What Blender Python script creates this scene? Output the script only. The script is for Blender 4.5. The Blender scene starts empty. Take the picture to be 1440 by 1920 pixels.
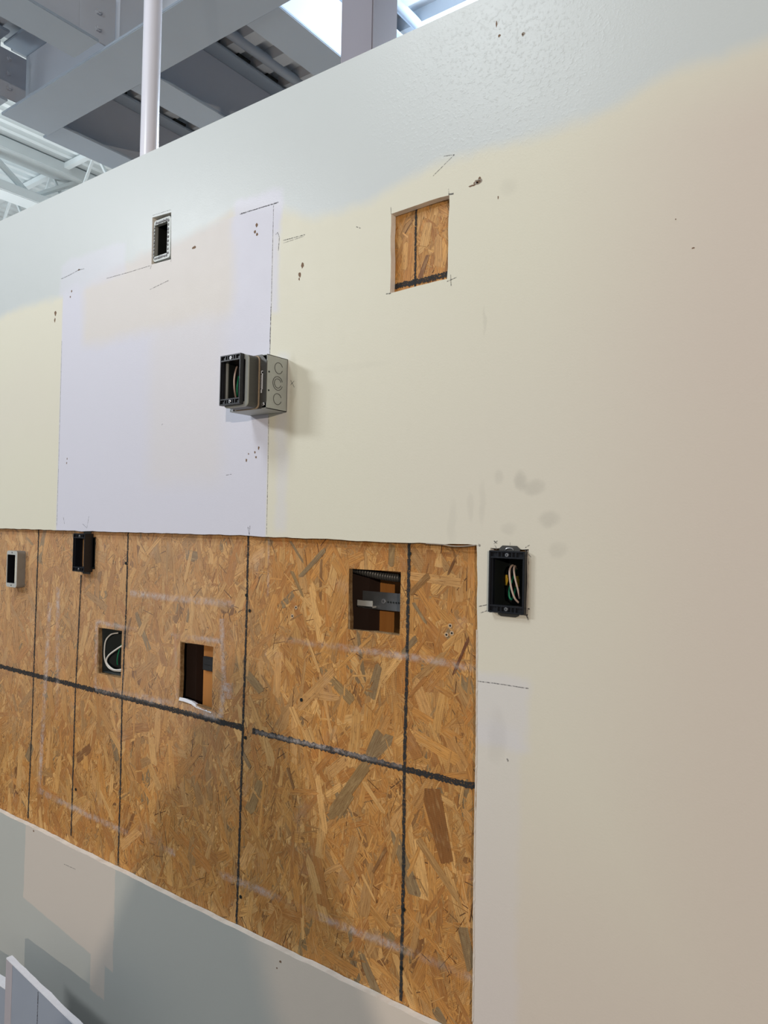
import bpy, bmesh, math, random
from mathutils import Vector, Matrix
random.seed(7)
S = bpy.context.scene
COL = S.collection

# ------------------------------------------------------------------ camera
YAW, PITCH, ROLL, FPX = 0.636705, 0.021025, 0.019933, 1391.5
CAM = Vector((0, -1.24, 1.8))
Fw = Vector((-math.sin(YAW)*math.cos(PITCH), math.cos(YAW)*math.cos(PITCH), math.sin(PITCH)))
Rt0 = Vector((math.cos(YAW), math.sin(YAW), 0))
Up0 = Rt0.cross(Fw)
Rt = Rt0*math.cos(ROLL) + Up0*math.sin(ROLL)
Up = Rt.cross(Fw)
cam = bpy.data.cameras.new('camera')
cam.sensor_width = 36; cam.lens = FPX*36/1920; cam.clip_start = .02
co = bpy.data.objects.new('camera', cam); COL.objects.link(co)
M = Matrix((Rt, Up, -Fw)).transposed().to_4x4(); M.translation = CAM
co.matrix_world = M
S.camera = co

# ------------------------------------------------------------------ light
w = bpy.data.worlds.new('world'); S.world = w; w.use_nodes = True
w.node_tree.nodes['Background'].inputs[0].default_value = (.62, .71, .80, 1)
w.node_tree.nodes['Background'].inputs[1].default_value = .25
def lamp(name, kind, loc, target, energy, color, size=1.0, size_y=None):
    l = bpy.data.lights.new(name, kind); l.energy = energy; l.color = color
    if kind == 'AREA':
        l.size = size
        if size_y: l.shape = 'RECTANGLE'; l.size_y = size_y
    else:
        l.shadow_soft_size = size
    o = bpy.data.objects.new(name, l); COL.objects.link(o); o.location = loc
    if target is not None:
        d = Vector(target)-Vector(loc); o.rotation_euler = d.to_track_quat('-Z', 'Y').to_euler()
    return o
lamp('high_bay_lamp', 'AREA', (-2.15, -2.6, 4.95), (-1.6, 0, 1.9), 54, (.88, .95, 1.0), .9, .9)      # cool overhead lamp
lamp('high_bay_lamp', 'AREA', (-5.2, -3.7, 4.15), (-2.7, 0, 2.0), 112, (.92, .96, 1.0), 1.2, .5)     # row further left
lamp('high_bay_lamp', 'AREA', (4.6, -6.4, 2.9), (-1.0, 0, 1.3), 250, (1.0, .84, .68), .05, .05)      # warm light, back right
lamp('bay_and_fill_behind_wall', 'POINT', (-1.95, 3.5, 5.0), None, 300, (.84, .92, 1.0), .2)
lamp('bay_and_fill_behind_wall', 'AREA', (-5.0, 4.0, 4.75), (-5.0, 4.0, 0), 680, (.88, .94, 1.0), 2.5)  # unseen lamp added so floor bounce brightens the steel above
lamp('bay_and_fill_behind_wall', 'AREA', (-9.5, 1.0, 3.0), (-9.5, 4.0, 6.5), 170, (.9, .96, 1.0), 3)  # unseen upward fill added to brighten the far roof

S.view_settings.view_transform = 'Standard'
S.view_settings.look = 'None'
S.view_settings.gamma = 1
S.view_settings.use_curve_mapping = False
S.view_settings.exposure = 0.0

# ------------------------------------------------------------------ helpers
def ray(x, y):
    return (x-720)/FPX*Rt - (y-960)/FPX*Up + Fw
def W(x, y, off=0.0):                     # photo point on the wall-parallel plane standing `off` proud of the wall face
    d = ray(x, y); t = (1.24-off)/d.y; p = CAM + t*d
    return p.x, p.z
def onX(x, y, xx):
    d = ray(x, y); t = xx/d.x; return CAM + t*d
def srgb(r, g, b):
    f = lambda c: ((c/255+.055)/1.055)**2.4 if c > 10 else c/255/12.92
    return (f(r), f(g), f(b), 1)
def link(name, me, mat=None, parent=None):
    o = bpy.data.objects.new(name, me); COL.objects.link(o)
    if mat and not me.materials: me.materials.append(mat)
    if parent: o.parent = parent
    return o
def obj(name, bm, mat=None, parent=None, smooth=False):
    me = bpy.data.meshes.new(name)
    bmesh.ops.recalc_face_normals(bm, faces=bm.faces)
    if smooth:
        for f in bm.faces: f.smooth = True
    bm.to_mesh(me); bm.free()
    return link(name, me, mat, parent)
def tag(o, label, cat, group=None):
    o['label'] = label; o['category'] = cat
    if group: o['group'] = group
    return o
def thing(name, loc, label, cat, group=None):
    o = bpy.data.objects.new(name, None); COL.objects.link(o); o.location = loc
    o.empty_display_size = .05
    return tag(o, label, cat, group)
def sub(o, parent):                       # parent keeping world position (parents are unrotated empties)
    o.parent = parent
    o.location = o.location - world_loc(parent)
    return o
def world_loc(o):
    v = Vector(o.location)
    while o.parent: o = o.parent; v += o.location
    return v
def bx(bm, x0, x1, y0, y1, z0, z1, bev=0):
    r = bmesh.ops.create_cube(bm, size=1)
    vs = r['verts']
    for v in vs:
        v.co = Vector(((x0+x1)/2+v.co.x*(x1-x0), (y0+y1)/2+v.co.y*(y1-y0), (z0+z1)/2+v.co.z*(z1-z0)))
    if bev:
        es = list({e for v in vs for e in v.link_edges})
        bmesh.ops.bevel(bm, geom=es, offset=bev, segments=2, affect='EDGES')
def cyl(bm, c, axis, r, h, n=16, r2=None):
    q = Vector((0, 0, 1)).rotation_difference(Vector(axis)).to_matrix().to_4x4()
    bmesh.ops.create_cone(bm, cap_ends=True, segments=n, radius1=r, radius2=r if r2 is None else r2, depth=h,
                          matrix=Matrix.Translation(Vector(c)) @ q)
def tube(bm, pts, r, n=8, sub_=6):
    P = [Vector(p) for p in pts]
    if sub_ > 1 and len(P) > 2:
        Q = []
        for i in range(len(P)-1):
            p0 = P[max(i-1, 0)]; p1 = P[i]; p2 = P[i+1]; p3 = P[min(i+2, len(P)-1)]
            for k in range(sub_):
                t = k/sub_
                Q.append(.5*((2*p1)+(-p0+p2)*t+(2*p0-5*p1+4*p2-p3)*t*t+(-p0+3*p1-3*p2+p3)*t**3))
        Q.append(P[-1]); P = Q
    rings = []
    nrm = None
    for i, p in enumerate(P):
        t = (P[min(i+1, len(P)-1)]-P[max(i-1, 0)]).normalized()
        if nrm is None:
            nrm = t.orthogonal().normalized()
        nrm = (nrm - t*nrm.dot(t)).normalized()
        b = t.cross(nrm)
        rr = r(i/(len(P)-1)) if callable(r) else r
        rings.append([bm.verts.new(p+(nrm*math.cos(a)+b*math.sin(a))*rr) for a in [2*math.pi*k/n for k in range(n)]])
    for a, b in zip(rings, rings[1:]):
        for k in range(n):
            bm.faces.new((a[k], a[(k+1) % n], b[(k+1) % n], b[k]))
    bm.faces.new(rings[0]); bm.faces.new(rings[-1])
def jag(pts, step, amp, closed=True, seed=1):
    rnd = random.Random(seed); out = []
    n = len(pts)
    for i in range(n if closed else n-1):
        a = Vector(pts[i]); b = Vector(pts[(i+1) % n]); L = (b-a).length
        k = max(1, int(L/step)); d = (b-a)/L if L else Vector((0, 0)); nn = Vector((-d.y, d.x))
        out.append(tuple(a))
        w_ = 0
        for j in range(1, k):
            w_ = .6*w_ + rnd.uniform(-amp, amp)
            out.append(tuple(a+(b-a)*(j/k)+nn*w_))
    if not closed: out.append(tuple(pts[-1]))
    return out
def slab(name, outer, holes, y0, y1, mat, parent=None):     # flat board with holes between planes y0..y1, outlines in (x,z)
    cu = bpy.data.curves.new(name, 'CURVE'); cu.dimensions = '2D'; cu.fill_mode = 'BOTH'; cu.extrude = (y1-y0)/2
    for loop in [outer]+holes:
        sp = cu.splines.new('POLY'); sp.points.add(len(loop)-1); sp.use_cyclic_u = True
        for p, c in zip(sp.points, loop): p.co = (c[0], c[1], 0, 1)
    tmp = bpy.data.objects.new('tmp', cu); COL.objects.link(tmp)
    dg = bpy.context.evaluated_depsgraph_get()
    me = bpy.data.meshes.new_from_object(tmp.evaluated_get(dg))
    bpy.data.objects.remove(tmp); bpy.data.curves.remove(cu)
    me.name = name
    me.transform(Matrix.Translation((0, (y0+y1)/2, 0)) @ Matrix.Rotation(math.pi/2, 4, 'X'))
    me.materials.clear()
    bm = bmesh.new(); bm.from_mesh(me)
    bmesh.ops.remove_doubles(bm, verts=bm.verts, dist=1e-5)
    bmesh.ops.recalc_face_normals(bm, faces=bm.faces)
    for f in bm.faces: f.smooth = False
    bm.to_mesh(me); bm.free()
    return link(name, me, mat, parent)

# ------------------------------------------------------------------ materials
class NT:
    def __init__(s, name):
        s.m = bpy.data.materials.new(name); s.m.use_nodes = True
        s.t = s.m.node_tree; s.b = s.t.nodes['Principled BSDF']; s.L = s.t.links
    def n(s, typ, **kw):
        nd = s.t.nodes.new(typ)
        for k, v in kw.items(): setattr(nd, k, v)
        return nd
    def put(s, sock, v):
        if hasattr(v, 'links') or isinstance(v, bpy.types.NodeSocket): s.L.new(v, sock)
        else: sock.default_value = v
    def ma(s, op, a, b=0.0, c=None):
        nd = s.n('ShaderNodeMath', operation=op); s.put(nd.inputs[0], a); s.put(nd.inputs[1], b)
        if c is not None: s.put(nd.inputs[2], c)
        return nd.outputs[0]
    def step(s, v, lo, hi):
        nd = s.n('ShaderNodeMapRange', interpolation_type='SMOOTHSTEP')
        s.put(nd.inputs[0], v); nd.inputs[1].default_value = lo; nd.inputs[2].default_value = hi
        return nd.outputs[0]
    def mix(s, f, a, b):
        nd = s.n('ShaderNodeMix', data_type='RGBA'); s.put(nd.inputs[0], f); s.put(nd.inputs[6], a); s.put(nd.inputs[7], b)
        return nd.outputs[2]
    def noise(s, vec, scale, detail=3, rough=.5, dist=0):
        nd = s.n('ShaderNodeTexNoise'); s.put(nd.inputs['Vector'], vec); nd.inputs['Scale'].default_value = scale
        nd.inputs['Detail'].default_value = detail; nd.inputs['Roughness'].default_value = rough; nd.inputs['Distortion'].default_value = dist
        return nd.outputs[0]
    def coords(s, which='Object'):
        return s.n('ShaderNodeTexCoord').outputs[which]
    def sep(s, v):
        nd = s.n('ShaderNodeSeparateXYZ'); s.put(nd.inputs[0], v); return nd.outputs
    def comb(s, x, y, z):
        nd = s.n('ShaderNodeCombineXYZ'); s.put(nd.inputs[0], x); s.put(nd.inputs[1], y); s.put(nd.inputs[2], z); return nd.outputs[0]
    def bump(s, h, strength, dist=.001, normal=None):
        nd = s.n('ShaderNodeBump'); s.put(nd.inputs['Height'], h); s.put(nd.inputs['Strength'], strength); nd.inputs['Distance'].default_value = dist
        if normal: s.L.new(normal, nd.inputs['Normal'])
        return nd.outputs[0]
    def curve(s, v, pts, x0, x1, y0, y1):          # y = f(v), piecewise linear
        nd = s.n('ShaderNodeFloatCurve'); c = nd.mapping.curves[0]
        P = sorted([((a-x0)/(x1-x0), (b-y0)/(y1-y0)) for a, b in pts])
        c.points[0].location = P[0]; c.points[1].location = P[-1]
        for p in P[1:-1]: c.points.new(*p)
        for p in c.points: p.handle_type = 'VECTOR'
        nd.mapping.update()
        s.put(nd.inputs['Value'], s.ma('DIVIDE', s.ma('SUBTRACT', v, x0), x1-x0))
        return s.ma('ADD', s.ma('MULTIPLY', nd.outputs[0], y1-y0), y0)
    def fin(s, color=None, rough=None, metal=None, normal=None, spec=None, alpha=None):
        for k, v in (('Base Color', color), ('Roughness', rough), ('Metallic', metal), ('Normal', normal), ('Specular IOR Level', spec), ('Alpha', alpha)):
            if v is not None: s.put(s.b.inputs[k], v)
        return s.m
def plain(name, col, rough=.5, metal=0, var=.12, scale=40, bump=.0, spec=.5):
    t = NT(name); c = t.coords(); n = t.noise(c, scale, 4)
    lo = tuple(x*(1-var) for x in col[:3])+(1,); hi = tuple(min(1, x*(1+var)) for x in col[:3])+(1,)
    color = t.mix(n, lo, hi)
    nb = t.bump(t.noise(c, scale*4, 3), bump, .001) if bump else None
    return t.fin(color, t.ma('ADD', t.ma('MULTIPLY', n, .15), rough-.07), metal, nb, spec)

def m_wall():
    t = NT('painted_drywall'); c = t.coords(); x, y, z = t.sep(c)
    n1 = t.noise(c, 3.5, 3); n2 = t.noise(c, 17, 4, .6); n3 = t.noise(c, 1.1, 2)
    wx = t.ma('ADD', x, t.ma('ADD', t.ma('MULTIPLY', t.ma('SUBTRACT', n1, .5), .05), t.ma('MULTIPLY', t.ma('SUBTRACT', n2, .5), .025)))
    n4 = t.noise(t.comb(t.ma('ADD', x, 7.3), y, z), 4.0, 4, .6)
    wz = t.ma('ADD', z, t.ma('ADD', t.ma('MULTIPLY', t.ma('SUBTRACT', n4, .5), .06), t.ma('MULTIPLY', t.ma('SUBTRACT', n2, .5), .02)))
    cream = srgb(226, 223, 204); primer = srgb(207, 213, 213); lav = srgb(217, 217, 229); beige = srgb(222, 216, 209); rose = srgb(216, 203, 192)
    col = t.mix(t.step(n3, .35, .7), cream, srgb(224, 219, 204))
    # warmer tone on the right and towards the bottom
    rm = t.ma('MULTIPLY', t.step(wx, -.62, -.2), t.step(wz, 2.62, 2.42))
    rm = t.ma('MAXIMUM', rm, t.step(t.ma('ADD', wz, t.ma('MULTIPLY', x, -.25)), 1.75, 1.0))
    col = t.mix(t.ma('MULTIPLY', rm, .8), col, rose)
    # cool primer rolled along the top
    pts = [W(*a) for a in [(-300, 690), (0, 600), (150, 545), (280, 480), (330, 455), (400, 430), (440, 402), (520, 395), (600, 415), (700, 385), (820, 310), (880, 300), (1000, 265), (1100, 235), (1250, 150), (1440, 90)]]
    b = t.curve(x, pts, pts[0][0], pts[-1][0], 2.3, 2.8)
    pm = t.step(t.ma('SUBTRACT', wz, b), -.012, .03)
    # lavender rectangle of patched board
    def inter(x0, x1, z0, z1, s=.006, vx=None, vz=None):
        vx = vx or x; vz = vz or z
        a = t.ma('MULTIPLY', t.step(vx, x0-s, x0+s), t.step(vx, x1+s, x1-s))
        d = t.ma('MULTIPLY', t.step(vz, z0-s, z0+s), t.step(vz, z1+s, z1-s))
        return t.ma('MULTIPLY', a, d)
    pa = inter(-2.172, -1.262, 1.6, 2.565, .004)
    col = t.mix(pa, col, lav)
    warm = t.ma('MULTIPLY', inter(-2.06, -1.40, 2.33, 2.66, .03, wx, wz), .85)
    col = t.mix(warm, col, beige)
    mid = t.ma('MULTIPLY', inter(-1.72, -1.42, 1.9, 2.45, .05, wx, wz), .4)
    col = t.mix(mid, col, beige)
    col = t.mix(pm, col, primer)
    for r, v in (((-1.40, -1.235, 2.50, 2.60), .85), ((-1.262, -1.235, 2.30, 2.56), .8), ((-2.19, -1.85, 2.50, 2.60), .55), ((-1.34, -1.275, 1.77, 2.56), .45), ((-2.165, -2.09, 1.77, 2.53), .5),
                 ((-.70, -.585, 1.40, 1.53), .4), ((-.70, -.60, .6, 1.44), .22), ((-1.235, -1.2, 1.78, 2.2), .4)):
        col = t.mix(t.ma('MULTIPLY', inter(*r, .012, wx, wz), v), col, lav)
    # below the opening: shadow painted in as grey green, around a lighter beige field
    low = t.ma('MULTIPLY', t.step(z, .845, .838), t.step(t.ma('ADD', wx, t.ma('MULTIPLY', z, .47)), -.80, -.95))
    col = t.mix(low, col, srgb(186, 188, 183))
    wzz = t.ma('ADD', z, t.ma('MULTIPLY', x, .117))
    f1 = t.ma('MAXIMUM', inter(-2.30, -1.818, .343, 1.0, .003, t.ma('ADD', x, t.ma('MULTIPLY', t.ma('SUBTRACT', n2, .5), .02)), t.ma('ADD', wzz, t.ma('MULTIPLY', t.ma('SUBTRACT', n2, .5), .008))),
              inter(-1.925, -1.855, .247, .5, .003, x, t.ma('ADD', wzz, t.ma('MULTIPLY', t.ma('SUBTRACT', n2, .5), .03))))
    col = t.mix(t.ma('MULTIPLY', f1, t.step(z, .845, .838)), col, srgb(208, 199, 189))
    # hand smudges, and a darker upright patch right of the junction box
    sm = None
    for px, py, rx, rz, v in ((980, 895, .014, .018, .11), (1005, 908, .02, .014, .1), (1032, 968, .022, .016, .09), (940, 890, .01, .012, .06), (1050, 1030, .018, .014, .06), (905, 940, .008, .04, .05), (880, 945, .008, .03, .05), (955, 985, .014, .012, .05), (845, 975, .01, .05, .04), (660, 690, .1, .01, .02), (548, 720, .012, .06, .1), (958, 350, .02, .02, .04), (905, 600, .004, .03, .06), (930, 1380, .02, .05, .05)):
        X0, Z0 = W(px, py)
        d = t.ma('ADD', t.ma('POWER', t.ma('DIVIDE', t.ma('SUBTRACT', wx, X0), rx), 2), t.ma('POWER', t.ma('DIVIDE', t.ma('SUBTRACT', wz, Z0), rz), 2))
        g = t.ma('MULTIPLY', t.step(d, 1.6, 0), v*1.6)
        sm = g if sm is None else t.ma('ADD', sm, g)
    col = t.mix(t.ma('MULTIPLY', sm, t.ma('ADD', .5, n2)), col, srgb(95, 92, 88))
    # gypsum core on the cut edges
    nrm = t.sep(t.n('ShaderNodeNewGeometry').outputs['Normal'])[1]
    edge = t.step(t.ma('ABSOLUTE', nrm), .6, .4)
    col = t.mix(edge, col, t.mix(t.step(n2, .4, .7), srgb(246, 243, 236), srgb(226, 220, 211)))
    # relief: orange peel everywhere, lumps in the glossy patch near the top
    op = t.ma('ADD', t.noise(c, 260, 2), t.ma('MULTIPLY', t.noise(c, 60, 2), .5))
    X0, Z0 = W(900, 150)
    d = t.ma('ADD', t.ma('POWER', t.ma('DIVIDE', t.ma('SUBTRACT', x, X0), .30), 2), t.ma('POWER', t.ma('DIVIDE', t.ma('SUBTRACT', z, Z0), .19), 2))
    lm = t.step(d, 1.3, .1)
    lump = t.ma('MULTIPLY', t.step(t.noise(c, 120, 3, .6), .5, .72), lm)
    h = t.ma('ADD', t.ma('MULTIPLY', op, .25), t.ma('MULTIPLY', lump, .45))
    nb = t.bump(h, .55, .0011)
    rough = t.ma('SUBTRACT', t.ma('ADD', .44, t.ma('MULTIPLY', n2, .1)), t.ma('MULTIPLY', pm, .13))
    return t.fin(col, rough, 0, nb, .38)

def m_osb():
    t = NT('osb_wood'); c = t.coords()
    at = t.n('ShaderNodeAttribute', attribute_name='tint').outputs['Color']
    uv = t.n('ShaderNodeUVMap').outputs[0]; u, v, _ = t.sep(uv)
    g = t.noise(t.comb(t.ma('MULTIPLY', u, 14), t.ma('MULTIPLY', v, 520), 0), 1, 4, .65, .3)
    g2 = t.noise(t.comb(t.ma('MULTIPLY', u, 30), t.ma('MULTIPLY', v, 150), 3), 1, 3, .6, .4)
    col = t.mix(t.step(g, .35, .75), at, t.mix(.68, at, srgb(112, 70, 34)))
    col = t.mix(t.ma('MULTIPLY', t.step(g2, .5, .72), .30), col, srgb(212, 178, 124))
    blot = t.noise(c, 5, 4, .6)
    col = t.mix(t.ma('MULTIPLY', t.step(blot, .5, .75), .28), col, srgb(125, 98, 62))
    # chalky dust of old joint lines
    du = t.step(t.noise(c, 9, 5, .65), .58, .82)
    zx = t.ma('ADD', t.sep(c)[2], t.ma('MULTIPLY', t.noise(c, 2.2, 3), .5))
    dz = t.ma('MULTIPLY', t.step(zx, 1.28, 1.75), t.step(t.sep(c)[0], -1.1, -1.6))
    col = t.mix(t.ma('MULTIPLY', t.ma('ADD', t.ma('MULTIPLY', du, .35), t.ma('MULTIPLY', dz, .28)), .8), col, srgb(205, 186, 168))
    z = t.sep(c)[2]
    scr = t.ma('SINE', t.ma('ADD', t.ma('MULTIPLY', z, 1700), t.ma('MULTIPLY', t.noise(c, 8, 2), 6)))
    scr = t.ma('MULTIPLY', scr, t.step(t.noise(c, 4, 2), .42, .6))
    col = t.mix(t.ma('MULTIPLY', t.step(scr, .1, .8), .16), col, srgb(120, 82, 44))
    fl = t.noise(t.comb(t.ma('MULTIPLY', u, 45), t.ma('MULTIPLY', v, 260), 7), 1, 5, .75)
    col = t.mix(t.ma('MULTIPLY', t.step(fl, .54, .68), .62), col, srgb(98, 62, 30))
    col = t.mix(t.ma('MULTIPLY', t.step(t.noise(c, 95, 5, .75), .58, .74), .38), col, srgb(104, 68, 36))
    kn = t.step(t.noise(c, 28, 3, .6), .70, .76)
    col = t.mix(t.ma('MULTIPLY', kn, .55), col, srgb(92, 54, 34))
    h = t.ma('ADD', t.ma('ADD', t.ma('MULTIPLY', g, .9), t.ma('MULTIPLY', fl, .8)), t.ma('MULTIPLY', scr, .12))
    return t.fin(col, t.ma('ADD', .48, t.ma('MULTIPLY', g, .2)), 0, t.bump(h, .5, .0009), .35)
def m_board():
    t = NT('osb_core'); c = t.coords(); n = t.noise(c, 60, 5, .7); n2 = t.noise(t.comb(t.ma('MULTIPLY', t.sep(c)[0], 60), t.ma('MULTIPLY', t.sep(c)[1], 400), t.ma('MULTIPLY', t.sep(c)[2], 60)), 1, 3)
    return t.fin(t.mix(t.step(n, .35, .65), srgb(120, 88, 52), t.mix(n2, srgb(176, 138, 88), srgb(150, 128, 98))), .7, 0, t.bump(n, .5, .002))
def m_chalk():
    t = NT('chalk_dust'); c = t.coords(); n = t.noise(c, 55, 6, .8)
    uv = t.n('ShaderNodeUVMap').outputs[0]; v = t.sep(uv)[1]
    e = t.step(t.ma('ABSOLUTE', t.ma('SUBTRACT', v, .5)), .5, .05)
    n2 = t.noise(c, 6, 3)
    a = t.ma('MULTIPLY', t.ma('MULTIPLY', e, t.step(n, .32, .68)), t.step(n2, .33, .62))
    return t.fin(srgb(226, 214, 208), .9, 0, None, .1, t.ma('MULTIPLY', a, .62))
def m_ink(name, col, lo=.3, hi=.5, amax=1.0, scale=160):
    t = NT(name); c = t.coords(); n = t.noise(c, scale, 4, .7)
    return t.fin(col, .75, 0, None, .2, t.ma('MULTIPLY', t.step(n, lo, hi), amax))
def m_steel(name, col, rough=.35, scale=60, metal=.85, streak=False):
    t = NT(name); c = t.coords(); x, y, z = t.sep(c)
    n = t.noise(t.comb(x, y, t.ma('MULTIPLY', z, 14)) if streak else c, scale, 4, .6)
    lo = tuple(v*.72 for v in col[:3])+(1,)
    return t.fin(t.mix(n, lo, col), t.ma('ADD', rough-.08, t.ma('MULTIPLY', n, .25)), metal, t.bump(n, .12, .0005))
def m_wood(name, a, b, sc=1.0):
    t = NT(name); c = t.coords(); x, y, z = t.sep(c)
    n = t.noise(t.comb(t.ma('MULTIPLY', x, 60*sc), y, t.ma('MULTIPLY', z, 5*sc)), 1, 4, .6, .6)
    return t.fin(t.mix(n, a, b), .6, 0, t.bump(n, .2, .001))

WALL = m_wall(); OSB = m_osb(); CORE = m_board(); CHALK = m_chalk()
INK = m_ink('black_marker_ink', srgb(50, 52, 54), .32, .48, .92, 260)
PENCIL = m_ink('pencil_lead', srgb(84, 84, 88), .34, .62, .78, 200)
PAPER = plain('torn_face_paper', srgb(158, 150, 140), .9, 0, .2, 120)
SCUFF = plain('scuffed_brown_core', srgb(128, 104, 84), .9, 0, .3, 300)
BLACK = plain('black_plastic', srgb(20, 22, 29), .4, 0, .15, 80, .1)
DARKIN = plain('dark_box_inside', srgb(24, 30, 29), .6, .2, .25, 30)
GALV = m_steel('galvanised_steel', srgb(186, 190, 186), .42, 45, .2)
GALV_D = m_steel('worn_ring_steel', srgb(92, 91, 88), .42, 26, .5, True)
ZINC = m_steel('bright_zinc', srgb(222, 222, 216), .35, 90, .3)
CHROME = plain('screw_steel', srgb(205, 205, 208), .25, .9, .1, 200)
W_PALE = plain('pale_wire_jacket', srgb(196, 172, 158), .45); W_WHITE = plain('white_wire_jacket', srgb(226, 222, 214), .4)
W_GREEN = plain('green_wire_jacket', srgb(28, 132, 92), .4); W_YEL = plain('yellow_wire_nut', srgb(205, 165, 30), .45)
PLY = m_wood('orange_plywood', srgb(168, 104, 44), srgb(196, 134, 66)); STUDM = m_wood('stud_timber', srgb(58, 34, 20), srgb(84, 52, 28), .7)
STEELP = plain('grey_painted_steel', srgb(158, 174, 190), .5, 0, .05, 3)
WEBP = plain('grey_painted_web', srgb(196, 203, 213), .6, 0, .06, 2)
COLP = plain('column_paint', srgb(156, 157, 170), .6, 0, .04, 2)
DECKP = plain('roof_deck_paint', srgb(178, 188, 197), .6, 0, .06, 2)
ROOFP = plain('white_roof_paint', srgb(226, 234, 236), .6, 0, .05, 1)
POLEP = plain('white_pole_paint', srgb(226, 226, 236), .3, 0, .04, 6)
GREYBLUE = plain('grey_blue_board_paper', srgb(150, 158, 172), .8, 0, .05, 9)
MAUVE = plain('mauve_board_tape', srgb(176, 170, 176), .8, 0, .05, 9)
GYPSUM = plain('gypsum_core', srgb(232, 234, 242), .9, 0, .06, 120, .4)
CONC = plain('concrete', srgb(158, 150, 140), .7, 0, .1, 2)
LABEL = plain('white_sticker', srgb(215, 215, 218), .6)

# ------------------------------------------------------------------ wall: drywall face, OSB behind, cavity
XL, XR, ZT = -6.2, 1.6, 2.829
DW = .016                                     # drywall thickness
OY = .0178                                    # face of the OSB board
def quad(pts, off=0): return [W(x, y, off) for x, y in pts]
opening_top = [W(*a) for a in [(0, 991), (70, 992.5), (160, 996), (225, 997.5), (330, 1000), (460, 1004), (560, 1009), (640, 1012), (700, 1015.5), (800, 1018.5), (860, 1020), (893.5, 1022)]]
opening_right = [W(*a) for a in [(893.5, 1022), (894, 1130), (894, 1250), (892.5, 1400), (891, 1560), (888, 1700), (888.5, 1800), (886, 1930)]]
z_b = .838
op = [(-4.4, 1.771)] + opening_top + opening_right[1:] + [(-.688, z_b-.002), (-.774, z_b), (-1.41, z_b-.002), (-1.83, z_b), (-2.46, z_b+.002), (-4.4, z_b)]
opening = jag(op, .018, .0011, True, 3)
cut_sq = jag(quad([(733.5, 401), (842.5, 366), (838, 523), (731, 550)]), .022, .0012, True, 5)
cut_ring = quad([(285.7, 408), (321, 398), (320.7, 486), (284, 496)])
cut_A = jag([(-.667, 1.766), (-.5888, 1.766), (-.5888, 1.645), (-.667, 1.645)], .012, .0015, True, 8)
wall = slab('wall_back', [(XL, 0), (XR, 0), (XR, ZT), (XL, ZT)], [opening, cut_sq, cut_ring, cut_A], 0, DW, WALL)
wall['kind'] = 'structure'

osb_holes = {'one': quad([(655, 1066), (752, 1073), (749, 1190), (656, 1180)], -OY), 'two': quad([(184.9, 1177), (229, 1183), (227, 1269.5), (185, 1262)], -OY),
             'three': quad([(340, 1204), (400, 1212.6), (397.5, 1331), (336, 1312)], -OY)}
def rect_of(p):
    xs = [a[0] for a in p]; zs = [a[1] for a in p]; return min(xs), max(xs), min(zs), max(zs)
HR = [rect_of(p) for p in osb_holes.values()]
HR.append((-2.440, -2.388, 1.590, 1.696))     # behind the silver ring
HR.append((-2.045, -1.985, 1.66, 1.755))      # behind the black box
hA = (-.66, -.59, 1.652, 1.758); hE = (-1.725, -1.65, 2.515, 2.63)
def rloop(r): return [(r[0], r[2]), (r[1], r[2]), (r[1], r[3]), (r[0], r[3])]
board = slab('osb_board', [(XL, 0), (XR, 0), (XR, ZT-.002), (XL, ZT-.002)],
             [jag(p, .02, .0012, True, i+11) for i, p in enumerate(osb_holes.values())] + [rloop(HR[3]), rloop(HR[4]), rloop(hA), rloop(hE)], OY, OY+.0115, CORE, wall)
def cavity_part(name, x0, x1, y0, y1, z0, z1, mat):
    bm = bmesh.new(); bx(bm, x0, x1, y0, y1, z0, z1); return obj(name, bm, mat, wall)
CB = OY+.0115
cavity_part('plywood_backing', XL, XR, CB+.092, CB+.104, 0, ZT-.002, PLY)
for sx in (-3.4, -3.0, -2.56, -2.16, -1.75, -.545, -.28, .3, .9, 1.5): cavity_part('stud_or_shade', sx-.019, sx+.019, CB+.0005, CB+.0915, .04, ZT-.045, STUDM)
for xa, xb, ya in ((-1.66, W(374, 1270, -.075)[0], CB+.035), (-1.10, W(697, 1130, -.09)[0], CB+.05)): cavity_part('stud_or_shade', xa, xb, ya, CB+.0915, .04, ZT-.045, plain('cavity_shade', srgb(46, 28, 18), .9))  # added dark timbers standing in for shade in the cavity
xs = W(381, 1270, -.045)[0]; cavity_part('stud_or_shade', xs, xs+.05, CB+.016, CB+.0915, .04, ZT-.045, PLY)
cavity_part('top_plate', XL, XR, CB+.0005, CB+.0915, ZT-.043, ZT-.004, STUDM)
cavity_part('bottom_plate', XL, XR, CB+.0005, CB+.0915, 0, .038, STUDM)

# --- OSB strands: flakes cut to the board's visible area and round its holes
TONE = lambda c: (c[0]*.99, c[1]*.86, c[2]*.69, 1)
WOOD = [TONE(srgb(*c)) for c in ((226, 182, 118), (214, 166, 100), (204, 152, 88), (232, 192, 132), (196, 142, 80), (210, 162, 98), (200, 156, 100), (186, 136, 80), (218, 176, 120), (186, 150, 102), (208, 156, 90))]
DARKW = [TONE(srgb(*c)) for c in ((146, 112, 74), (154, 134, 98), (138, 100, 62), (146, 132, 106))]
def clip(poly, nx, nz, d):                    # keep nx*x + nz*z <= d
    out = []
    for i in range(len(poly)):
        a, b = poly[i], poly[(i+1) % len(poly)]
        da = nx*a[0]+nz*a[1]-d; db = nx*b[0]+nz*b[1]-d
        if da <= 0: out.append(a)
        if da*db < 0:
            t = da/(da-db); out.append(tuple(a[k]+(b[k]-a[k])*t for k in range(4)))
    return out
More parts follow.
